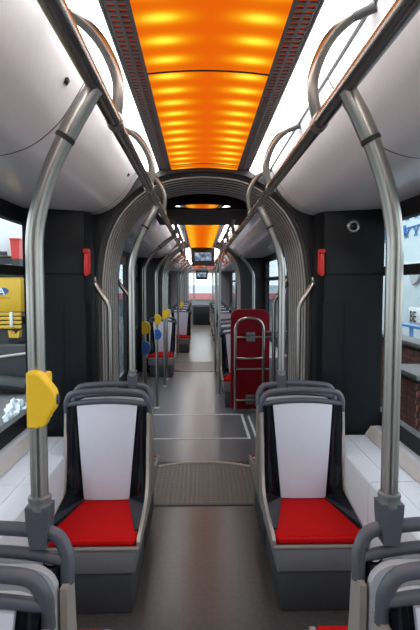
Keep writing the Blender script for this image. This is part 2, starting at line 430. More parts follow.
# ---- walls with window openings
def wall(s, a, b, opens, name, label, zb=0.77, zt=2.02):
    m = MB(); x0, x1 = (W, W + 0.07) if s > 0 else (-W - 0.07, -W)
    m.box(x0, x1, a, b, zt, 2.56)
    y = a
    for (p, q, z) in opens:
        if p > y: m.box(x0, x1, y, p, -0.3, zt)
        m.box(x0, x1, p, q, -0.3, z)
        y = q
    if b > y: m.box(x0, x1, y, b, -0.3, zt)
    return tag(m.build(name, 'black_panel', sm=0), label, 'wall', kind='structure')
win_n = [0]
def window(s, p, q, zb, label, glass='glass', zt=2.02, transom=1.70):
    win_n[0] += 1
    x = s * (W + 0.030)
    root = thing('window_%d' % win_n[0], label, 'window', (x, (p + q) / 2, zb), kind='structure')
    f = MB(); t = 0.022
    xa, xb = sorted((s * (W + 0.001), s * (W + 0.05)))
    f.box(xa, xb, p, q, zb, zb + t); f.box(xa, xb, p, q, zt - t, zt); f.box(xa, xb, p, p + t, zb + t, zt - t); f.box(xa, xb, q - t, q, zb + t, zt - t)
    # rounded corners of the gasket
    for cy, sy in ((p + t, 1), (q - t, -1)):
        for cz, sz in ((zb + t, 1), (zt - t, -1)):
            R = 0.05
            poly = [(cy, cz)] + [(cy + sy * R * (1 - math.sin(k * PI / 12)), cz + sz * R * (1 - math.cos(k * PI / 12))) for k in range(7)]
            f.prism(poly, xa, xb, 'x')
    f.build('window_frame', 'gasket', root)
    if transom:
        MB().box(xa, xb, p + t, q - t, transom - 0.03, transom + 0.03, 0.006).build('transom', 'gasket', root)
        MB().box(x - .003, x + .003, p + t, q - t, zb + t, transom - 0.03).build('pane', glass, root)
        MB().box(x - .003, x + .003, p + t, q - t, transom + 0.03, zt - t).build('pane', glass, root)
    else:
        MB().box(x - .003, x + .003, p + t, q - t, zb + t, zt - t).build('pane', glass, root)
    return root
ops1 = [(-2.4, -0.9, .77), (-0.8, 0.75, .77), (0.85, 3.40, .77)]
for s, side in ((-1, 'left'), (1, 'right')):
    wall(s, Y0, 3.5, ops1, 'wall_%s' % side, '%s tram side wall beside the nearest seats' % side)
    for (p, q, z), wh in zip(ops1, ('far behind the viewer', 'right beside the viewer', 'beside the facing seats')):
        window(s, p, q, z, 'black framed side window on the %s, %s' % (side, wh))
ops2r = [(4.75, 6.55, .80), (6.75, 8.9, .80)]
wall(1, 4.4, 9.3, ops2r, 'wall_right', 'right tram side wall behind the red board')
for (p, q, z), wh in zip(ops2r, ('behind the red board', 'beside the row of seats past the red board')):
    window(1, p, q, z, 'tinted side window on the right, %s' % wh, 'tinted_glass')
ops2l = [(5.0, 6.35, 0.02), (6.35, 7.7, 0.02), (7.9, 9.0, .80)]
wall(-1, 4.4, 9.3, ops2l, 'wall_left', 'left tram side wall holding the double doors')
for k, (p, q) in enumerate(((5.0, 6.35), (6.35, 7.7))):
    root = thing('door_%d' % (k + 1), 'dark glazed sliding door leaf on the left, %s' % ('nearer of the two' if k == 0 else 'farther of the two'), 'door', (-W - .03, (p + q) / 2, 0.02), kind='structure')
    f = MB(); f.box(-W - .055, -W - .01, p + .005, p + .10, .02, 2.02); f.box(-W - .055, -W - .01, q - .10, q - .005, .02, 2.02)
    f.box(-W - .055, -W - .01, p + .1, q - .1, .02, .30); f.box(-W - .055, -W - .01, p + .1, q - .1, 1.90, 2.02)
    f.build('door_frame', 'black', root)
    MB().box(-W - .036, -W - .03, p + .1, q - .1, .30, 1.90).build('pane', 'tinted_glass', root)
    hy = q - .16 if k == 0 else p + .16
    MB().tube(fillet([(-W - .01, hy, .85), (-W + .05, hy, .85), (-W + .05, hy, 1.35), (-W - .01, hy, 1.35)], .03), .012).build('door_handle', 'steel', root)
window(-1, 7.9, 9.0, .80, 'tinted side window on the left, just past the doors', 'tinted_glass')
ops3 = [(11.0, 13.4, .80), (13.7, 16.1, .80), (16.4, 18.8, .80)]
for s, side in ((-1, 'left'), (1, 'right')):
    wall(s, 9.3, Y_END, ops3, 'wall_%s' % side, '%s tram side wall of the far end section' % side)
    for (p, q, z), wh in zip(ops3, ('first past the second joint', 'middle of the far section', 'last before the far end')):
        window(s, p, q, z, 'side window on the %s, %s' % (side, wh), 'tinted_glass')
    wall(s, 3.5, 4.4, [], 'wall_%s' % side, '%s outer side of the first bellows joint' % side)
# back wall behind the viewer
wb = MB().box(-W - .08, W + .08, Y0 - .08, Y0, -.3, 2.6).build('wall_back', 'black_panel'); tag(wb, 'dark bulkhead closing the tram behind the viewer', 'wall', kind='structure')
# far end: cab bulkhead with big window
m = MB(); ye = 19.5
m.box(-W, W, ye, ye + .06, 0, .78); m.box(-W, W, ye, ye + .06, 2.06, 2.56); m.box(-W, -.50, ye, ye + .06, .78, 2.06); m.box(.80, W, ye, ye + .06, .78, 2.06)
we = m.build('wall_front', 'grey_building', sm=0); tag(we, 'grey bulkhead at the far end of the tram', 'wall', kind='structure')
MB().box(-.28, .42, ye - .015, ye, .0, .72, .004).build('cab_door', 'black', we)
r = thing('window_%d' % (win_n[0] + 1), 'bright end window at the far end of the aisle', 'window', (0, ye + .03, .78), kind='structure')
f = MB(); f.box(-.50, .80, ye, ye + .05, .78, .82); f.box(-.50, .80, ye, ye + .05, 2.02, 2.06)
for x in (-.50, -.28, .46, .74): f.box(x, x + .06, ye, ye + .05, .82, 2.02)
f.build('window_frame', 'seat_white', r)
for a, b in ((-.44, -.28), (-.22, .46), (.52, .74)): MB().box(a, b, ye + .022, ye + .028, .82, 2.02).build('pane', 'glass', r)

# ---- bellows joints
ARCH_H = [(0.752, 0.02), (0.752, 0.8), (0.752, 1.50), (0.742, 1.72), (0.705, 1.93), (0.63, 2.095), (0.53, 2.215), (0.41, 2.305), (0.25, 2.372), (0.0, 2.397)]
def arch_pts(scale=1.0, dz=0.0):
    r = [(x * scale, z + (dz if z > 1.4 else 0)) for x, z in ARCH_H]
    full = [(x, z) for x, z in r] + [(-x, z) for x, z in r[-2::-1]]
    return [(v.x, v.y) for v in smooth([Vector((a, b, 0)) for a, b in full], 5)]
ARCH = arch_pts()
def ring_plate(name, label, ya, yb, mt, num):
    """bulkhead around the arch opening"""
    ins = ARCH; nI = len(ins); out = []
    for x, z in ins:
        if z < 1.5: out.append((math.copysign(W, x), z))
        else:
            a = math.atan2(z - 1.5, x); c, s_ = math.cos(a), math.sin(a)
            t = min(W / abs(c) if abs(c) > 1e-6 else 9, 1.05 / s_ if s_ > 1e-6 else 9)
            out.append((t * c, 1.5 + t * s_))
    vs = [(x, ya, z) for x, z in ins] + [(x, ya, z) for x, z in out] + [(x, yb, z) for x, z in ins] + [(x, yb, z) for x, z in out]
    fs = []
    for i in range(nI - 1):
        fs += [[i, i+1, nI+i+1, nI+i], [2*nI+i, 3*nI+i, 3*nI+i+1, 2*nI+i+1], [i, 2*nI+i, 2*nI+i+1, i+1], [nI+i, nI+i+1, 3*nI+i+1, 3*nI+i]]
    o = MB().add(vs, fs).build('trim_%d' % num, mt)
    return tag(o, label, 'bulkhead', kind='structure')
def bellows(y0, y1, nr, label):
    root = thing('bellows_joint', label, 'bellows', (0, y0, 0))
    st = (y1 - y0) / nr
    for k in range(nr):
        yc = y0 + st * (k + .5)
        path = [(x, yc, z) for x, z in ARCH]
        o = MB().tube(path, .022, 8, r2=st * .47, up=(1, 0, 0)).build('bellows_fold', 'bellows', root, sm=60)
        pe = [(x * .971, yc, z - (.021 if z > 1.5 else 0)) for x, z in ARCH]
        MB().tube(pe, .007, 6, r2=st * .15, up=(1, 0, 0)).build('fold_rim', 'bellows_edge', o, sm=60)
    outer = [(x * 1.06, z + (.045 if z > 1.5 else 0)) for x, z in ARCH]
    nI = len(outer)
    MB().add([(x, y0, z) for x, z in outer] + [(x, y1, z) for x, z in outer], [[i, i+1, nI+i+1, nI+i] for i in range(nI - 1)]).build('outer_skin', 'gasket', root)
tn = 10
ring_plate('', 'black bulkhead around the near mouth of the first bellows joint', 3.50, 3.56, 'black', 10)
bellows(3.57, 4.27, 8, 'grey ribbed bellows arch of the first joint, right behind the facing seats')
ring_plate('', 'black bulkhead around the far mouth of the first bellows joint', 4.28, 4.46, 'black', 11)
ring_plate('', 'black bulkhead around the near mouth of the second bellows joint', 9.22, 9.28, 'black', 12)
bellows(9.30, 10.2, 8, 'grey ribbed bellows arch of the second joint, seen far down the aisle')
ring_plate('', 'black bulkhead around the far mouth of the second bellows joint', 10.22, 10.28, 'black', 13)
# glossy ceiling beam past the joint
bm_ = thing('trim_14', 'glossy black ceiling beam just past the first bellows joint', 'ceiling beam', (0, 4.46, 2.3), kind='structure')
MB().add([(-.46, 4.47, 2.274), (.46, 4.47, 2.274), (.46, 5.45, 2.250), (-.46, 5.45, 2.250), (-.46, 4.47, 2.50), (.46, 4.47, 2.50), (.46, 5.45, 2.50), (-.46, 5.45, 2.50)],
         [(3,2,1,0),(4,5,6,7),(0,1,5,4),(1,2,6,5),(2,3,7,6),(3,0,4,7)]).build('beam', 'gloss_beam', bm_, sm=0)
lp = MB(); fr = [(x / 12 * .25, 2.300 + .018 * (1 - (x / 12) ** 2)) for x in range(-12, 13)] + [(x / 12 * .25, 2.300 - .018 * (1 - (x / 12) ** 2)) for x in range(11, -12, -1)]
nf = len(fr); lp.add([(x, 4.464 + (2.300 - z) * .0573, z) for x, z in fr] + [(x, 4.475, z) for x, z in fr], [list(range(nf)), list(range(2 * nf - 1, nf - 1, -1))] + [[i, i + nf, (i + 1) % nf + nf, (i + 1) % nf] for i in range(nf)])
lp.build('lip', 'mirror_trim', bm_, sm=0)

# ---- black corner columns flanking the arch
def column(s, label, num):
    root = thing('trim_%d' % num, label, 'column', (s * .9, 3.35, 0), kind='structure')
    poly = [(W, 3.18), (1.00, 3.215), (.87, 3.25), (.79, 3.29), (.757, 3.36), (.757, 3.50), (W, 3.50)]
    MB().prism([(s * a, b) for a, b in poly], 0.0, 1.68, 'z').build('lower_cover', 'black_panel', root)
    poly2 = [(W, 3.17), (1.00, 3.20), (.865, 3.238), (.782, 3.282), (.757, 3.36), (.757, 3.50), (W, 3.50)]
    MB().prism([(s * a, b) for a, b in poly2], 1.683, 2.088, 'z').build('upper_cover', 'black_panel', root)
    # hatch follows the slanted face
    hp = [(.905, 3.2402), (.87, 3.2502), (.787, 3.294), (.765, 3.345), (.757, 3.340), (.781, 3.284), (.866, 3.238), (.904, 3.228)]
    MB().prism([(s * a, b) for a, b in hp], .70, 1.49, 'z').build('hatch', 'black_panel', root)
    return root
column(-1, 'black corner column left of the bellows arch', 15)
column(1, 'black corner column right of the bellows arch, with round camera', 16)

# ---- white ledges under the windows
def ledge(s, num, label):
    root = thing('trim_%d' % num, label, 'ledge', (s * .95, .3, 0), kind='structure')
    cuts = [Y0, -1.2, 0.0, 1.2, 2.40, 3.17]
    prof = [(.80, 0.0), (.80, .622), (.806, .634), (.818, .640), (.915, .640), (.917, .636), (.919, .640), (1.035, .640), (1.048, .645), (1.082, .695), (1.094, .700), (W - .002, .700), (W - .002, .66), (.86, .60), (.86, 0.0)]
    for a, b in zip(cuts, cuts[1:]):
        MB().prism([(s * x, z) for x, z in prof], a + .0025, b - .0025, 'y').build('ledge_panel', 'ledge', root)
    MB().box(min(s * .81, s * .86), max(s * .81, s * .86), Y0, 3.17, .0, .62).build('dark_core', 'gasket', root)
    MB().prism([(s * x, z) for x, z in [(1.0405, .6445), (1.0795, .7005), (1.0775, .7030), (1.0375, .6465)]], Y0, 3.168, 'y').build('slope_trim', 'ledge_side', root)
ledge(-1, 17, 'white moulded ledge along the left wall below the window')
ledge(1, 18, 'white moulded ledge along the right wall below the window')
# low side boxes in the other sections
for s, side in ((1, 'right'), (-1, 'left')):
    for a, b, wh in (((6.5, 9.2, 'past the red board'),) if s > 0 else ()) + ((10.35, 19.3, 'in the far section'),):
        o = MB().prism([(s * x, z) for x, z in [(.86, 0), (.86, .62), (.88, .64), (W - .003, .66), (W - .003, 0)]], a, b, 'y').build('trim_%d' % (19 + (s < 0) * 2 + (a > 10)), 'ledge')
        tag(o, 'white side ledge on the %s, %s' % (side, wh), 'ledge', kind='structure')

# ================================================================= THINGS
# ---- seats
def make_seat():
    root = thing('tram_seat', '', 'seat')
    z0 = (0, 0, 0)
    B = lambda mb, n, m_, p=root, sm=35: mb.build(n, m_, p, sm)
    B(MB().box(-.200, .200, -.545, -.004, 0.0, .205, .012), 'pedestal', 'pedestal')
    B(MB().box(-.218, .218, -.557, -.004, .208, .326, .010), 'apron', 'apron')
    prof = [(-.006, .335), (-.006, .875), (-.078, .875), (-.092, .74), (-.120, .56), (-.150, .475), (-.205, .428), (-.36, .400), (-.540, .388), (-.563, .372), (-.555, .335)]
    prof = [(a, b) for a, b in prof]
    for s in (-1, 1):
        xa, xb = sorted((s * .226, s * .243))
        m = MB().prism(prof, xa, xb, 'x'); B(m, 'side_frame', 'seat_frame', sm=50)
    B(MB().box(-.236, .236, -.563, -.012, .327, .343, .006), 'seat_pan', 'seat_frame')
    # rear shell
    sh = [(-.218, .343), (.218, .343)] + [(.148 + .07 * math.cos(a), .866 + .062 * math.sin(a)) for a in [math.radians(15 * k) for k in range(7)]] + [(-.148 + .07 * math.cos(a), .866 + .062 * math.sin(a)) for a in [math.radians(90 + 15 * k) for k in range(7)]]
    B(MB().prism(sh, -.030, -.006, 'y'), 'back_shell', 'seat_rear')
    # backrest panel
    m = MB(); nx, nz = 8, 10; vs = []
    for layer in (0, 1):
        for j in range(nz + 1):
            t = j / nz; z = .392 + t * (.930 - .392); hw = .128 + .044 * t; y = -.128 + .045 * t - .006 * math.sin(PI * t)
            for i in range(nx + 1):
                u = -1 + 2 * i / nx; crown = .012 * u * u * t * t
                vs.append((u * hw, (y + .012 * (abs(u) ** 4)) if layer == 0 else y + .035, z - crown))
    n1 = (nx + 1) * (nz + 1); fs = []
    for j in range(nz):
        for i in range(nx):
            a = j * (nx + 1) + i; q = [a, a + 1, a + nx + 2, a + nx + 1]; fs.append(q); fs.append([k + n1 for k in q[::-1]])
    ring = [i for i in range(nx + 1)] + [(j + 1) * (nx + 1) - 1 for j in range(1, nz + 1)] + [nz * (nx + 1) + i for i in range(nx - 1, -1, -1)] + [j * (nx + 1) for j in range(nz - 1, 0, -1)]
    for k in range(len(ring)): a, b = ring[k], ring[(k + 1) % len(ring)]; fs.append([a, a + n1, b + n1, b])
    bp = B(m.add(vs, fs), 'backrest_panel', 'seat_white', sm=50)
    MB().box(-.045, .045, -.0835, -.070, .897, .911, .003).build('panel_recess', 'seat_rear', bp)
    # glossy dark wings between panel and frame
    for s in (-1, 1):
        m = MB(); vs = []; nz = 10; nu = 6
        for j in range(nz + 1):
            t = j / nz; z = .386 + t * (.915 - .386)
            xi = .122 + .044 * t; yi = -.110 + .045 * t
            yo = (-.092 if t > .4 else -.092 - (.4 - t) / .4 * .05) + .012 * max(0, t - .8) / .2
            for i in range(nu + 1):
                u = i / nu; x = xi + (.228 - xi) * u
                y = yi * (1 - u) + yo * u + .032 * math.sin(PI * u)
                vs.append((s * x, y, z))
        for j in range(nz):
            for i in range(nu): a = j * (nu + 1) + i; m.f.append([a, a + 1, a + nu + 2, a + nu + 1])
        m.v = [Vector(v) for v in vs]
        n2 = len(vs); back = [(x, min(y + .012, -.012), z) for x, y, z in vs]
        m.v += [Vector(v) for v in back]
        m.f += [[i + n2 for i in f[::-1]] for f in m.f[:nz * nu]]
        B(m, 'backrest_wing', 'wing', sm=60)
        # bolster wedge on the cushion
        w_ = MB().add([(s * .125, -.118, .392), (s * .226, -.118, .440), (s * .226, -.47, .396), (s * .205, -.48, .390), (s * .125, -.118, .372), (s * .226, -.118, .372), (s * .226, -.47, .372), (s * .205, -.48, .372)],
                      [(0,1,2,3),(7,6,5,4),(0,4,5,1),(1,5,6,2),(2,6,7,3),(3,7,4,0)])
        B(w_, 'cushion_wing', 'wing')
    B(MB().box(-.222, .222, -.555, -.105, .343, .386, .014, 3), 'cushion', 'cushion')
    # grab handle: outer arch and lower bar
    h = [(-.234, -.045, .868), (-.234, -.052, .935), (-.205, -.058, .985), (-.12, -.06, 1.000), (0, -.06, 1.006), (.12, -.06, 1.000), (.205, -.058, .985), (.234, -.052, .935), (.234, -.045, .868)]
    hp = [h[0]] + smooth(h[1:-1], 5) + [h[-1]]
    g = B(MB().tube(hp, .0185, 10, r2=.0165, up=(1, 0, 0)), 'grab_handle', 'handle', sm=60)
    lo = smooth([(-.228, -.052, .922), (-.12, -.058, .940), (0, -.06, .946), (.12, -.058, .940), (.228, -.052, .922)], 4)
    MB().tube(lo, .0155, 10, r2=.014).build('lower_bar', 'handle', g, 60)
    return root
seat0 = make_seat(); used = [False]
def seat(x, y, facing, label, group):
    o = seat0 if not used[0] else copy_tree(seat0); used[0] = True
    o.location = (x, y, 0); o.rotation_euler.z = 0 if facing else PI
    tag(o, label, 'seat', group); return o
NP, FP, OFF = 1.14, 2.95, .037
seat(-.566, FP - OFF, True, 'red and white seat facing the viewer, left of the aisle', 'seats beside the bellows arch')
seat(.562, FP - OFF, True, 'red and white seat facing the viewer, right of the aisle', 'seats beside the bellows arch')
seat(-.566, FP + OFF, False, 'seat facing away, back to back with the left red and white seat', 'seats beside the bellows arch')
seat(.562, FP + OFF, False, 'seat facing away, back to back with the right red and white seat', 'seats beside the bellows arch')
seat(-.602, NP - OFF, True, 'nearest seat in the bottom left corner, only its grey handle showing', 'nearest seats')
seat(.605, NP - OFF, True, 'nearest seat in the bottom right corner, only its grey handle showing', 'nearest seats')
seat(-.602, NP + OFF, False, 'seat at bottom left carrying the pole with the yellow box', 'nearest seats')
seat(.605, NP + OFF, False, 'seat at bottom right carrying the thick steel pole', 'nearest seats')
for k, y in enumerate((6.98, 7.80, 8.62)):
    seat(.50, y, True, ('first', 'second', 'third')[k] + ' seat behind the red board on the right of the aisle', 'seats in the middle section')
seat(-.70, 9.12, True, 'seat facing the viewer by the left wall past the doors', 'seats in the middle section')
seat(-.475, 12.15, True, 'seat facing the viewer on the left just past the second joint', 'seats in the far section')
ordn = ('nearest', 'second nearest', 'third nearest', 'fourth nearest', 'farthest')
for k, y in enumerate((13.6, 14.9, 16.2, 17.5)):
    seat(-.56, y, True, '%s of the small distant seats left of the aisle' % ordn[k], 'seats in the far section')
for k, y in enumerate((11.6, 13.0, 14.4, 15.8, 17.2)):
    seat(.56, y, True, '%s of the small distant seats right of the aisle' % ordn[k], 'seats in the far section')

# ---- overhead rails
RX = {-1: -.285, 1: .325}; RZ = EYE + .48
def rail(s, a, b, label):
    root = thing('overhead_rail', label, 'handrail', (RX[s], (a + b) / 2, RZ), group='overhead rails')
    m = MB().tube([(RX[s], a, RZ), (RX[s], b, RZ)], .022, 14); m.build('tube', 'rail_steel_shaded', root, sm=60)
    for y in (a, b): MB().lathe([(0, 0), (.0235, 0), (.0235, .012), (0, .012)], (RX[s], y - .006, RZ), 'y').build('end_cap', 'clamp', root)
    return root
rail(-1, -1.2, 4.55, 'left steel handrail running overhead toward the bellows arch'); rail(1, -1.2, 4.55, 'right steel handrail running overhead toward the bellows arch')
rail(-1, 4.75, 9.1, 'left overhead steel handrail past the first bellows joint'); rail(1, 4.75, 9.1, 'right overhead steel handrail past the first bellows joint')
rail(-1, 10.4, 19.2, 'left overhead steel handrail in the far section'); rail(1, 10.4, 19.2, 'right overhead steel handrail in the far section')
# hangers between ceiling and rail
def hanger(s, y, label):
    x = RX[s]; mx = s * .462
    root = thing('rail_hanger', label, 'rail bracket', (s * .44, y - .11, 2.38), group='rail hangers')
    c0 = [(.44, -.11, 2.383), (.395, -.085, 2.366), (.35, -.06, 2.332), (.318, -.04, 2.282), (.299, -.02, 2.215), (.306, -.01, 2.15), (.325, 0, RZ)]
    p = smooth([(s * a + (x - s * .325) * q / 6, y + b, c) for q, (a, b, c) in enumerate(c0)], 5)
    MB().tube(p, .0175, 12).build('bent_tube', 'steel', root, sm=60)
    MB().tube([Vector(p[0]) * 2 - Vector(p[1]), p[1], p[4], p[5]], [.027, .022, .0205, .018], 12).build('mount', 'clamp', root, sm=60)
    MB().lathe([(.0225, -.022), (.026, -.022), (.026, .022), (.0225, .022)], (x, y, RZ), 'y').build('rail_clamp', 'steel', root)
k = 0
names = ('first', 'second', 'third', 'fourth', 'fifth', 'sixth', 'seventh', 'eighth', 'ninth')
for s, side in ((-1, 'left'), (1, 'right')):
    for k, y in enumerate((0.50, 1.52, 2.55, 3.48, 5.1, 6.1, 7.15, 8.2)):
        hanger(s, y, '%s bent tube bracket holding the %s overhead rail, counted from the viewer' % (names[k], side))

# ---- grab poles that stand on seat handles and bend in to the rail
def pole(s, x, y, zb, label, bend=(1.70, 1.92), r=.0215, socket=True, group='grab poles', rx=None, rz=None):
    root = thing('grab_pole', label, 'pole', (x, y, zb), group=group)
    X = RX[s] if rx is None else rx; Z = RZ if rz is None else rz
    dx = X - x
    P0, P1, P2 = Vector((x, y, bend[0])), Vector((x, y, bend[0] + .165)), Vector((X, y, Z - .012))
    bz = lambda t: P0 * (1 - t) ** 2 + P1 * 2 * t * (1 - t) + P2 * t * t
    p = [Vector((x, y, zb))] + [bz(k / 20) for k in range(21)]
    MB().tube(p, r, 14).build('tube', 'steel', root, sm=60)
    d = (bz(1) - bz(.9)).normalized(); e = bz(.97); f = bz(.74); b = bz(.86)
    MB().tube([e, b, f, f - d * .004], [r * 1.0, r * 1.15, r * 1.12, r * .9], 14).build('sleeve', 'steel', root, sm=40)
    MB().tube([f - d * .002, f - d * .012], [r * 1.16, r * 1.16], 14).build('seal_ring', 'gasket', root, sm=40)
    if socket:
        sk = MB(); sk.lathe([(r * 1.02, .085), (r * 1.30, .082), (r * 1.34, .074), (r * 1.25, .068), (r * 1.34, .062), (r * 1.34, .050), (r * 1.1, .045)], (x, y, zb + .02), 'z', 18)
        so = sk.build('socket_ring', 'clamp', root, 40)
        b2 = MB(); q = [( -.030, .060), (.030, .060), (.028, .02), (.020, -.045), (-.020, -.045), (-.028, .02)]
        b2.prism([(x + a_, zb + .02 + b_) for a_, b_ in q], y - .026, y + .026, 'y')
        b2.build('socket', 'handle', root, 40)
    else:
        MB().lathe([(0, 0), (r * 2.1, 0), (r * 2.1, .008), (r * 1.2, .022), (r, .022)], (x, y, zb), 'z', 18).build('foot_flange', 'steel', root, 40)
    return root
p1 = pole(-1, -.437, 1.237, .985, 'thick steel pole at far left with the yellow box on it')
p2 = pole(1, .450, 1.237, .985, 'thick steel pole at far right rising from the bottom right seat')
pole(-1, -.445, 3.047, .985, 'steel pole rising from the handle of the left seat by the arch', bend=(1.68, 1.9))
pole(1, .468, 3.047, .985, 'steel pole rising from the handle of the right seat by the arch', bend=(1.68, 1.9))
# standing poles by the doors
for k, y in enumerate((5.0, 6.43, 7.80)):
    pole(-1, -.585, y, 0.0, '%s floor pole along the left doors, with round yellow button' % ('nearest', 'middle', 'farthest')[k], bend=(1.72, 1.9), r=.019, socket=False, group='poles by the doors')
pole(-1, -.585, 8.42, 0.0, 'floor pole on the left beside the second joint, with yellow button', bend=(1.72, 1.9), r=.019, socket=False, group='poles by the doors')
pole(1, .652, 6.33, 0.0, 'steel pole standing behind the red board', bend=(1.68, 1.9), r=.019, socket=False, group='poles on the right')
for k, y in enumerate((7.15, 8.85)):
    pole(1, .25 if k else .25, y, 0.0, '%s straight pole on the right past the red board' % ('nearer', 'farther')[k], bend=(1.7, 1.8), r=.019, socket=False, group='poles on the right', rx=.325)
for k, y in enumerate((10.85, 12.55, 13.95, 16.7)):
    pole(-1, -.50, y, 0.0, '%s thin distant pole left of the aisle' % ordn[k], bend=(1.78, 1.9), r=.018, socket=False, group='poles in the far section')
    pole(1, .40, (10.8, 12.3, 13.65, 16.5)[k], 0.0, '%s thin distant pole right of the aisle' % ordn[k], bend=(1.78, 1.9), r=.018, socket=False, group='poles in the far section')

# ---- bent grab bars at the arch mouths
def arch_bar(s, y, x_w, x_p, label):
    root = thing('arch_grab_bar', label, 'grab bar', (s * x_w, y, 1.6), group='grab bars at the arch')
    p = fillet([(s * x_w, y, 1.63), (s * (x_w - .005), y - .05, 1.625), (s * x_p, y - .06, 1.47), (s * x_p, y - .06, .55), (s * x_w, y, .45)], [0, .03, .14, .12, 0], 8)
    MB().tube(p, .0175, 12).build('tube', 'steel', root, sm=60)
    for z in (1.63, .45):
        MB().box(s * x_w - .016, s * x_w + .016, y - .025, y, z - .03, z + .035, .006).build('mount', 'steel', root)
for s, side in ((-1, 'left'), (1, 'right')):
    arch_bar(s, 3.50, .765, .65, 'bent steel grab bar at the %s near edge of the bellows arch' % side)
    arch_bar(s, 4.50, .752, .63, 'bent steel grab bar at the %s far edge of the bellows arch' % side)

# ---- yellow box on near left pole
root = thing('ticket_validator', 'yellow moulded box with dark button on the near left pole', 'validator', (-.452, 1.20, 1.26))
bx_, by_ = -.437, 1.235
yz = smooth([(-.006, 1.398, 0), (.022, 1.398, 0), (.036, 1.388, 0), (.050, 1.372, 0), (.066, 1.352, 0), (.070, 1.33, 0), (.066, 1.308, 0), (.050, 1.288, 0), (.040, 1.268, 0), (.022, 1.262, 0), (-.006, 1.262, 0)], 3)
mb = MB(); poly = [(bx_ - .004 + v.x * .92, v.y + .012) for v in yz]
mb.prism(poly, by_ - .056, by_ - .018, 'y')
bo = mb.build('housing', 'yellow', root, 30)
md = bo.modifiers.new('bevel', 'BEVEL'); md.width = .006; md.segments = 3; md.limit_method = 'ANGLE'; md.angle_limit = .9
MB().box(bx_ - .010, bx_ + .030, by_ - .018, by_ + .030, 1.282, 1.400, .006).build('clamp_back', 'yellow', root)
MB().lathe([(0, .004), (.010, .004), (.013, 0), (.013, -.006), (0, -.006)], (bx_ + .0605, by_ - .037, 1.342), 'x', 14).build('button', 'text_dark', root)

# ---- buttons on the door poles
def pole_button(x, y, z, mt, label, group):
    root = thing('stop_button', label, 'button', (x, y, z), group=group)
    pr = [(x - .022, z - .062), (x + .012, z - .066)] + [(x + .012 + .052 * math.cos(a), z + .066 * math.sin(a)) for a in [math.radians(-75 + 15 * k) for k in range(11)]] + [(x + .012, z + .066), (x - .022, z + .062)]
    b_ = MB().prism(pr, y - .040, y + .0, 'y').build('housing', mt, root, 30)
    md = b_.modifiers.new('bevel', 'BEVEL'); md.width = .006; md.segments = 2; md.limit_method = 'ANGLE'; md.angle_limit = .9
    MB().lathe([(0, .004), (.012, .004), (.015, 0), (.015, -.006), (0, -.006)], (x + .064, y - .02, z), 'x', 12).build('push_disc', 'text_dark', root)
for k, (y, z) in enumerate(((5.0, 1.18), (6.43, 1.16), (7.80, 1.14), (8.42, 1.12))):
    pole_button(-.585, y - .02, z, 'yellow', 'rounded yellow button box on the %s door pole' % names[k], 'yellow pole buttons')
pole_button(-.50, 12.53, 1.10, 'yellow', 'small yellow button on a distant pole left of the aisle', 'yellow pole buttons')
for k, (y, z) in enumerate(((5.0, .98), (6.43, .97))):
    pole_button(-.585, y - .02, z, 'blue', 'rounded blue button box below the yellow one on the %s door pole' % names[k], 'blue pole buttons')

# ---- red board with tube frame
Yb = 6.22
root = thing('folding_board', 'dark red upright board with steel tube frame by the marked bay', 'backrest board', (.60, Yb, 0))
hw, z0_, z1_, r_ = .245, .035, 1.30, .10
cx = .60
poly = []
for (ex, ez, a0) in ((cx + hw - .02, z0_ + .02, -90), (cx + hw - r_, z1_ - r_, 0), (cx - hw + r_, z1_ - r_, 90), (cx - hw + .02, z0_ + .02, 180)):
    rr = r_ if ez > .5 else .02
    for k in range(7):
        a = math.radians(a0 + 15 * k); poly.append((ex + rr * math.cos(a), ez + rr * math.sin(a)))
bd = MB().prism(poly, Yb, Yb + .04, 'y').build('board', 'red_board', root)
md = bd.modifiers.new('bevel', 'BEVEL'); md.width = .010; md.segments = 3; md.limit_method = 'ANGLE'; md.angle_limit = .9
fp = fillet([(cx - .19, Yb - .05, .02), (cx - .19, Yb - .05, 1.19), (cx + .16, Yb - .05, 1.19), (cx + .16, Yb - .05, .12)], [0, .16, .16, 0], 10)
MB().tube(fp, .019, 12).build('tube_frame', 'steel', root, 60)
for z, xe in ((.955, cx + .40), (.555, cx + .50), (.165, cx + .16)):
    MB().tube([(cx - .19, Yb - .05, z), (xe, Yb - .05, z)], .012, 10).build('crossbar', 'steel', root, 60)
MB().tube(smooth([(cx - .19, Yb - .05, .70), (cx - .10, Yb - .09, .695), (cx + .07, Yb - .09, .695), (cx + .16, Yb - .05, .70)], 6), .014, 10).build('belt_bar', 'steel', root, 60)
MB().tube(fillet([(cx + .16, Yb - .05, 1.02), (cx + .30, Yb - .05, 1.02), (cx + .50, Yb, 1.02)], .05), .014, 10).build('wall_stay', 'clamp', root, 60)
for z in (.955, .165):
    for dz in (-.035, .035):
        MB().box(cx - .055, cx + .055, Yb - .052, Yb, z + dz - .024, z + dz + .024, .004).build('bracket', 'clamp', root)
MB().box(cx - .225, cx - .155, Yb - .085, Yb - .015, 0, .05, .008).build('foot', 'clamp', root)
MB().tube([(cx + .03, Yb - .02, 0), (cx + .03, Yb - .02, .05)], .012).build('foot', 'steel', root)

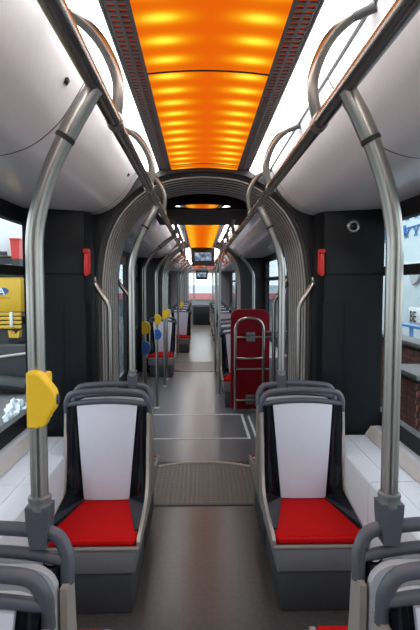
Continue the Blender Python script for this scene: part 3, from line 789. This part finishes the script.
# ---- emergency hammers
def hammer(s, label):
    x, y = s * .768, 3.30
    root = thing('emergency_hammer', label, 'hammer', (x, y, 1.660), group='emergency hammers')
    MB().box(x - .022, x + .022, y - .012, y + .004, 1.685, 1.840, .004).build('holder', 'red_plastic', root)
    MB().tube([(x, y - .028, 1.670), (x, y - .028, 1.690), (x, y - .028, 1.800), (x, y - .028, 1.815)], [.013, .019, .015, .012], 12).build('handle', 'red_plastic', root, 60)
    MB().tube([(x - .018, y - .028, 1.830), (x + .018, y - .028, 1.830)], .0155, 12).build('head', 'red_plastic', root, 60)
    MB().tube([(x + .018, y - .028, 1.830), (x + .028, y - .028, 1.830)], [.009, .001], 10).build('tip', 'steel', root)
hammer(-1, 'red emergency hammer on the black column left of the arch')
hammer(1, 'red emergency hammer on the black column right of the arch')

# ---- round camera on right column
root = thing('ceiling_camera', 'small round camera with silver ring on the right black column', 'camera', (.95, 3.19, 1.98))
c_ = (.95, 3.206, 1.985)
MB().lathe([(.022, 0), (.022, -.008), (.028, -.013), (.037, -.011), (.042, -.002), (.042, .006)], c_, 'y', 24).build('ring', 'steel', root, 60)
MB().lathe([(0, -.014), (.010, -.012), (.018, -.006), (.022, .002)], c_, 'y', 20).build('lens', 'wing', root, 60)

# ---- hanging straps
def strap(s, y, label):
    x = RX[s]
    root = thing('hanging_strap', label, 'strap', (x, y, RZ - .2), group='hanging straps')
    MB().box(x - .012, x + .012, y - .003, y + .003, RZ - .09, RZ + .0).build('webbing', 'clamp', root)
    MB().tube([(x + .055 * math.sin(a) , y, RZ - .145 + .06 * math.cos(a)) for a in [2 * PI * k / 24 for k in range(25)]], .009, 8, cap=False).build('ring', 'strap_ring', root, 60)
    MB().lathe([(.0205, -.012), (.024, -.012), (.024, .012), (.0205, .012)], (x, y, RZ), 'y').build('sleeve', 'clamp', root)
strap(1, 6.75, 'orange brown ring strap hanging from the right overhead rail, nearer one'); strap(1, 7.65, 'orange brown ring strap hanging from the right overhead rail, farther one')
strap(-1, 6.9, 'orange brown ring strap hanging from the left overhead rail, nearer one'); strap(-1, 8.5, 'orange brown ring strap hanging from the left overhead rail, farther one')

# ---- ceiling displays
def display(y, z1, hw, hh, label):
    root = thing('passenger_display', label, 'display', (0.03, y, z1), group='ceiling displays')
    x = .03
    MB().prism([(x - hw, z1), (x + hw, z1), (x + hw * .92, z1 - hh), (x - hw * .92, z1 - hh)], y, y + .12, 'y').build('housing', 'black', root)
    for a in (-1, 1):
        MB().box(x + (a - 1) * hw * .36 + .004, x + (a + 1) * hw * .36 - .004, y - .004, y, z1 - hh * .72, z1 - hh * .26).build('screen', 'screen', root)
    return root
dsp = display(9.08, 2.262, .215, .32, 'larger nearer ceiling display at the end of the orange panel')
ds2 = display(13.6, 1.98, .17, .25, 'smaller farther ceiling display above the far window')
for a in (-1, 1):
    MB().box(.03 + a * .14 - .05, .03 + a * .14 + .05, 9.085, 9.17, 1.897, 1.924, .006).build('red_indicator', 'led_red', dsp)
for a in (-1, 1):
    MB().tube([(.03 + a * .12, 13.66, 1.97), (.03 + a * .12, 13.66, 2.259)], .010).build('stay', 'clamp', ds2)
# ================================================================= OUTSIDE
G = -.38
gr = MB().box(-40, 40, -20, 60, G - .1, G).build('ground', 'asphalt'); tag(gr, 'grey asphalt ground outside the windows', 'ground', kind='structure')
# yellow truck box on the left
Yt = 10.0
root = thing('yellow_truck', 'yellow truck box with blue oval logo outside the left window', 'truck', (-5.0, Yt, G))
def T(px, Y=Yt): return -.034 + (px - 199.5) / 500 * Y
def Zp(py, Y=Yt): return EYE + (282.6 - py) / 500 * Y
xr = T(22.6); xl = -6.3
MB().box(xl, xr, Yt, Yt + 4, Zp(311), Zp(276), .03).build('box_body', 'yellow_truck', root)
MB().box(xl - .02, xr + .02, Yt - .02, Yt + 4, Zp(275.5), Zp(273.5)).build('roof_edge', 'machine', root)
zz = Zp(311); st = (Zp(311) - Zp(328)) / 4
for k in range(4):
    MB().box(xl, xr - .02, Yt + .01, Yt + .06, zz - st * (k + 1) + .012, zz - st * k - .008, .008).build('side_board', 'yellow_truck', root)
MB().box(xl + .2, xr - .3, Yt + .1, Yt + 3.9, Zp(345), Zp(327)).build('chassis', 'machine', root)
hx = T(12.5)
MB().box(hx - .03, hx + .03, Yt - .03, Yt + .02, Zp(326), Zp(311), .01).build('latch_handle', 'white_paint', root)
bx0, bx1 = T(9), T(20.5)
MB().prism([(bx0, Zp(329)), (bx0 + .06, Zp(330.5)), (bx0 + .08, Zp(333)), (bx1 - .08, Zp(333)), (bx1 - .03, Zp(330)), (bx1, Zp(329)), (bx1 - .02, Zp(336.5)), (bx0 + .02, Zp(336.5))], Yt - .02, Yt + .15, 'y').build('bumper_bracket', 'yellow_truck', root)
lx, lz = T(3.5), Zp(290)
ov = [(lx + .14 * math.cos(a), lz + .072 * math.sin(a)) for a in [2 * PI * k / 28 for k in range(28)]]
lg = MB().prism(ov, Yt - .006, Yt, 'y').build('logo_oval', 'truck_blue', root)
text_mesh('A', .21, .002, 'white_paint', 'logo_letter', root, (T(-.2), Yt - .009, Zp(293.8)), (PI / 2, 0, 0))
rnd = random.Random(3); x = T(-8)
sm_ = MB()
while x < T(11):
    wd = rnd.uniform(.022, .034); sm_.box(x, x + .010, Yt - .004, Yt, Zp(298.3), Zp(296)); sm_.box(x, x + wd, Yt - .004, Yt, Zp(296.5), Zp(296)); x += wd + .014
sm_.build('small_lettering', 'text_red', root, sm=0)
for wx in (-5.7, -4.6):
    for wy in (Yt + .8, Yt + 3.0):
        wh = MB().lathe([(.10, -.13), (.30, -.13), (.44, -.10), (.47, -.05), (.47, .05), (.44, .10), (.30, .13), (.10, .13)], (wx, wy, G + .47), 'x', 24).build('wheel', 'machine', root)
# low machinery under and beside the truck
root = thing('machine_frame', 'dark steel machine frame lying on the ground below the yellow truck', 'machinery', (-3.9, 9.0, G))
m1 = MB(); m1.tube([(-4.9, 9.0, G + .50), (-3.2, 9.15, G + .72)], .035); m1.build('long_bar', 'steel', root)
MB().tube(smooth([(-4.8, 8.9, G + .12), (-4.2, 8.95, G + .16), (-3.7, 9.0, G + .22), (-3.2, 9.1, G + .14)], 5), .14, 12, r2=.20).build('hose_roll', 'machine', root)
MB().box(-4.8, -3.1, 9.3, 9.6, G, G + .85, .03).build('rear_box', 'machine', root)
# plastic bag
root_bm = bmesh.new(); bmesh.ops.create_icosphere(root_bm, subdivisions=4, radius=1)
from mathutils import noise
for v in root_bm.verts:
    q = v.co.copy(); n_ = noise.noise(q * 2.3) * .35 + noise.noise(q * 6) * .16
    v.co = Vector((q.x * .15, q.y * .18, q.z * .20 + .17)) * 1.0 + q * n_ * .16
    v.co.z = max(v.co.z, 0.0)
me = bpy.data.meshes.new('plastic_bag'); root_bm.to_mesh(me); root_bm.free(); me.materials.append(M['bag'])
o = bpy.data.objects.new('plastic_bag', me); C.objects.link(o); o.location = (-2.62, 7.0, G)
tag(o, 'crumpled white plastic bag on the ground outside the left window', 'bag')
# white lorry behind with red box
Yw = 15.0
root = thing('white_lorry', 'white lorry standing behind the yellow truck', 'truck', (-7.5, Yw, G))
MB().box(-9.5, T(26, Yw), Yw, Yw + 6, Zp(256, Yw), Zp(219, Yw), .05).build('box_body', 'white_paint', root)
MB().box(-9.5, T(24, Yw), Yw + .1, Yw + 6, Zp(263, Yw), Zp(257, Yw)).build('sill', 'machine', root)
MB().box(-9.4, T(24, Yw), Yw + .2, Yw + 6, Zp(275, Yw), Zp(263, Yw)).build('lower_body', 'white_paint', root)
MB().box(T(1, Yw), T(10, Yw), Yw - .03, Yw, Zp(255, Yw), Zp(251, Yw), .01).build('lamp_cluster', 'machine', root)
for wy in (Yw + 1, Yw + 4.6):
    MB().lathe([(.10, -.15), (.40, -.15), (.5, -.1), (.5, .1), (.40, .15), (.10, .15)], (-8.3, wy, G + .5), 'x', 20).build('wheel', 'machine', root)
    MB().lathe([(.10, -.15), (.40, -.15), (.5, -.1), (.5, .1), (.40, .15), (.10, .15)], (-6.0, wy, G + .5), 'x', 20).build('wheel', 'machine', root)
MB().box(-9.0, -5.4, Yw + .3, Yw + 5.8, G + .6, Zp(274, Yw)).build('chassis', 'machine', root)
root = thing('red_container', 'red plastic container mounted in front of the white lorry', 'container', (T(17, 14.6), 14.6, Zp(258, 14.6)))
Yr = 14.6
MB().prism([(T(14, Yr), Zp(258, Yr)), (T(21.5, Yr), Zp(258, Yr)), (T(22, Yr), Zp(240, Yr)), (T(13, Yr), Zp(240, Yr))], Yr, Yr + .3, 'y').build('bin', 'red_plastic', root)
MB().box(T(12.5, Yr), T(22.5, Yr), Yr - .03, Yr + .33, Zp(240, Yr), Zp(238, Yr), .01).build('lid', 'red_plastic', root)
MB().box(T(14, Yr), T(22, Yr), Yr, Yr + .3, G, Zp(258, Yr)).build('stand', 'machine', root)
# trees behind
def tree(x, y, zc, R, label):
    root = thing('tree', label, 'tree', (x, y, G), group='trees behind the lorry')
    MB().tube([(x, y, G), (x, y, zc - R * .5)], [.2, .12]).build('trunk', 'machine', root)
    bm = bmesh.new(); bmesh.ops.create_icosphere(bm, subdivisions=4, radius=1)
    for v in bm.verts:
        q = v.co.copy(); v.co = q * R * (1 + .35 * noise.noise(q * 2.1 + Vector((x, 0, 0))) + .2 * noise.noise(q * 7))
    me = bpy.data.meshes.new('crown'); bm.to_mesh(me); bm.free(); me.materials.append(M['leaf'])
    o = bpy.data.objects.new('crown', me); C.objects.link(o); o.parent = root; o.location = (0, 0, zc - G)
tree(-11.3, 22.0, 3.2, 1.5, 'dark tree behind the white lorry, left one'); tree(-8.0, 25, 3.1, 1.7, 'dark tree behind the white lorry, right one')
# left hall in the distance seen through doors
o = MB().box(-14, -13.4, 16, 34, G, 4.5).build('depot_hall', 'grey_building'); tag(o, 'plain grey depot hall far off on the left', 'building')

# right: white building with blue pennants and the sign
Xb = 6.0
root = thing('white_building', 'pale building wall with blue pennants outside the right window', 'building', (Xb, 15, G))
MB().box(Xb, Xb + 4, 9, 24, G, 4.6).build('wall', 'white_wall', root)
MB().box(Xb - .03, Xb, 9, 24, Zp(264, 14), Zp(261, 14)).build('ledge_band', 'white_paint', root)
MB().box(Xb - .05, Xb, 14.6, 15.9, Zp(236, 15), Zp(226, 15), .01).build('blue_board', 'banner_blue', root)
for row, (z, h_) in enumerate(((Zp(207, 14), .30), (Zp(226, 14), .26))):
    y = 12.2; k = 0
    MB().tube([(Xb - .03, 12.0, z + .02), (Xb - .03, 17.0, z + .02)], .02).build('pennant_string', 'banner_blue', root)
    while y < 16.8:
        lean = .26 if k % 2 else -.22
        m = MB().prism([(y, z), (y + .09, z), (y + .05 + lean, z - h_), (y + lean, z - h_)], Xb - .03, Xb - .015, 'x')
        m.build('pennant', 'banner_blue', root); y += .30; k += 1
Ys = 13.75
for k in range(1):
    MB().box(Xb - .04, Xb, 12.6, 14.2, Zp(322, Ys), Zp(307, Ys), .01).build('sign_plate', 'white_paint', root)
text_mesh('BE', .42, .004, 'text_dark', 'sign_lettering', root, (Xb - .046, 14.12, Zp(321.3, Ys)), (PI / 2, 0, -PI / 2))
MB().prism([(13.4, Zp(273, Ys)), (14.1, Zp(273, Ys)), (13.9, Zp(284, Ys)), (13.6, Zp(281, Ys))], Xb - .10, Xb - .02, 'x').build('cloth_awning', 'seat_rear', root)
# blue barrier
root = thing('blue_barrier', 'light blue tubular barrier in front of the pale building', 'barrier', (4.6, 11.0, G))
zt_ = Zp(323.5, 11)
MB().box(4.55, 4.65, 9.4, 12.2, zt_ - .06, zt_, .01).build('top_rail', 'rail_blue', root)
for y in (9.6, 10.8, 12.0): MB().box(4.57, 4.63, y - .04, y + .04, G, zt_ - .06).build('post', 'rail_blue', root)
# brick wall
XB = 2.75
wallr = thing('brick_wall', 'low red brick wall with stone cap outside the right window', 'brick wall', (XB, 6.6, G))
ht = .84 - G
MB().box(XB + .02, XB + .22, 5.7, 8.6, G, .80).build('mortar_core', 'mortar', wallr)
bl, bh = .225, .068; brick0 = None
nc = int((.80 - G) / .076)
for j in range(nc):
    y = 5.7 + (.12 if j % 2 else 0); z = G + .006 + j * .076
    while y + bl < 8.6:
        loc = Vector((XB + .05, y + bl / 2, z + bh / 2))
        if brick0 is None:
            brick0 = MB().box(-.045, .045, -bl / 2, bl / 2, -bh / 2, bh / 2).build('brick', 'brick', None, 0)
            brick0.parent = wallr; brick0.location = loc - world_loc(wallr)
        else: share(brick0, 'brick', wallr, loc - world_loc(wallr) + Vector((rnd.uniform(-.004, .004), 0, 0)))
        y += .238
MB().box(XB - .04, XB + .26, 5.65, 8.65, .80, .86, .01).build('cap', 'cap_stone', wallr)
pil = thing('brick_pier', 'short brick pier with flat cap in front of the brick wall', 'brick pier', (2.45, 5.7, G))
MB().box(2.35, 2.68, 5.30, 5.95, G, .58).build('mortar_core', 'mortar', pil)
for j in range(int((.58 - G) / .076)):
    for (x0, y0, rz) in ((2.34, 5.42, 0), (2.34, 5.66, 0), (2.34, 5.86, 0)):
        loc = Vector((x0 + .02, y0 + (.03 if j % 2 else 0), G + .006 + j * .076 + bh / 2)); share(brick0, 'brick', pil, loc - world_loc(pil))
    for x0 in (2.43, 2.60):
        q = share(brick0, 'brick', pil, Vector((x0 + (.02 if j % 2 else 0), 5.32, G + .006 + j * .076 + bh / 2)) - world_loc(pil)); q.rotation_euler.z = PI / 2; q.scale = (1, .7, 1)
MB().box(2.28, 2.72, 5.24, 6.02, .58, .64, .01).build('cap', 'cap_stone', pil)
# building past the far window
root = thing('far_building', 'pale building with a red band outside the far end window', 'building', (0, 30, G))
MB().box(-9, 9, 32, 36, 1.0, 1.5).build('wall', 'white_paint', root); MB().box(-9, 9, 31.95, 36, .6, 1.0).build('red_band', 'pink_band', root); MB().box(-9, 9, 32, 36, G, .6).build('plinth', 'grey_building', root)
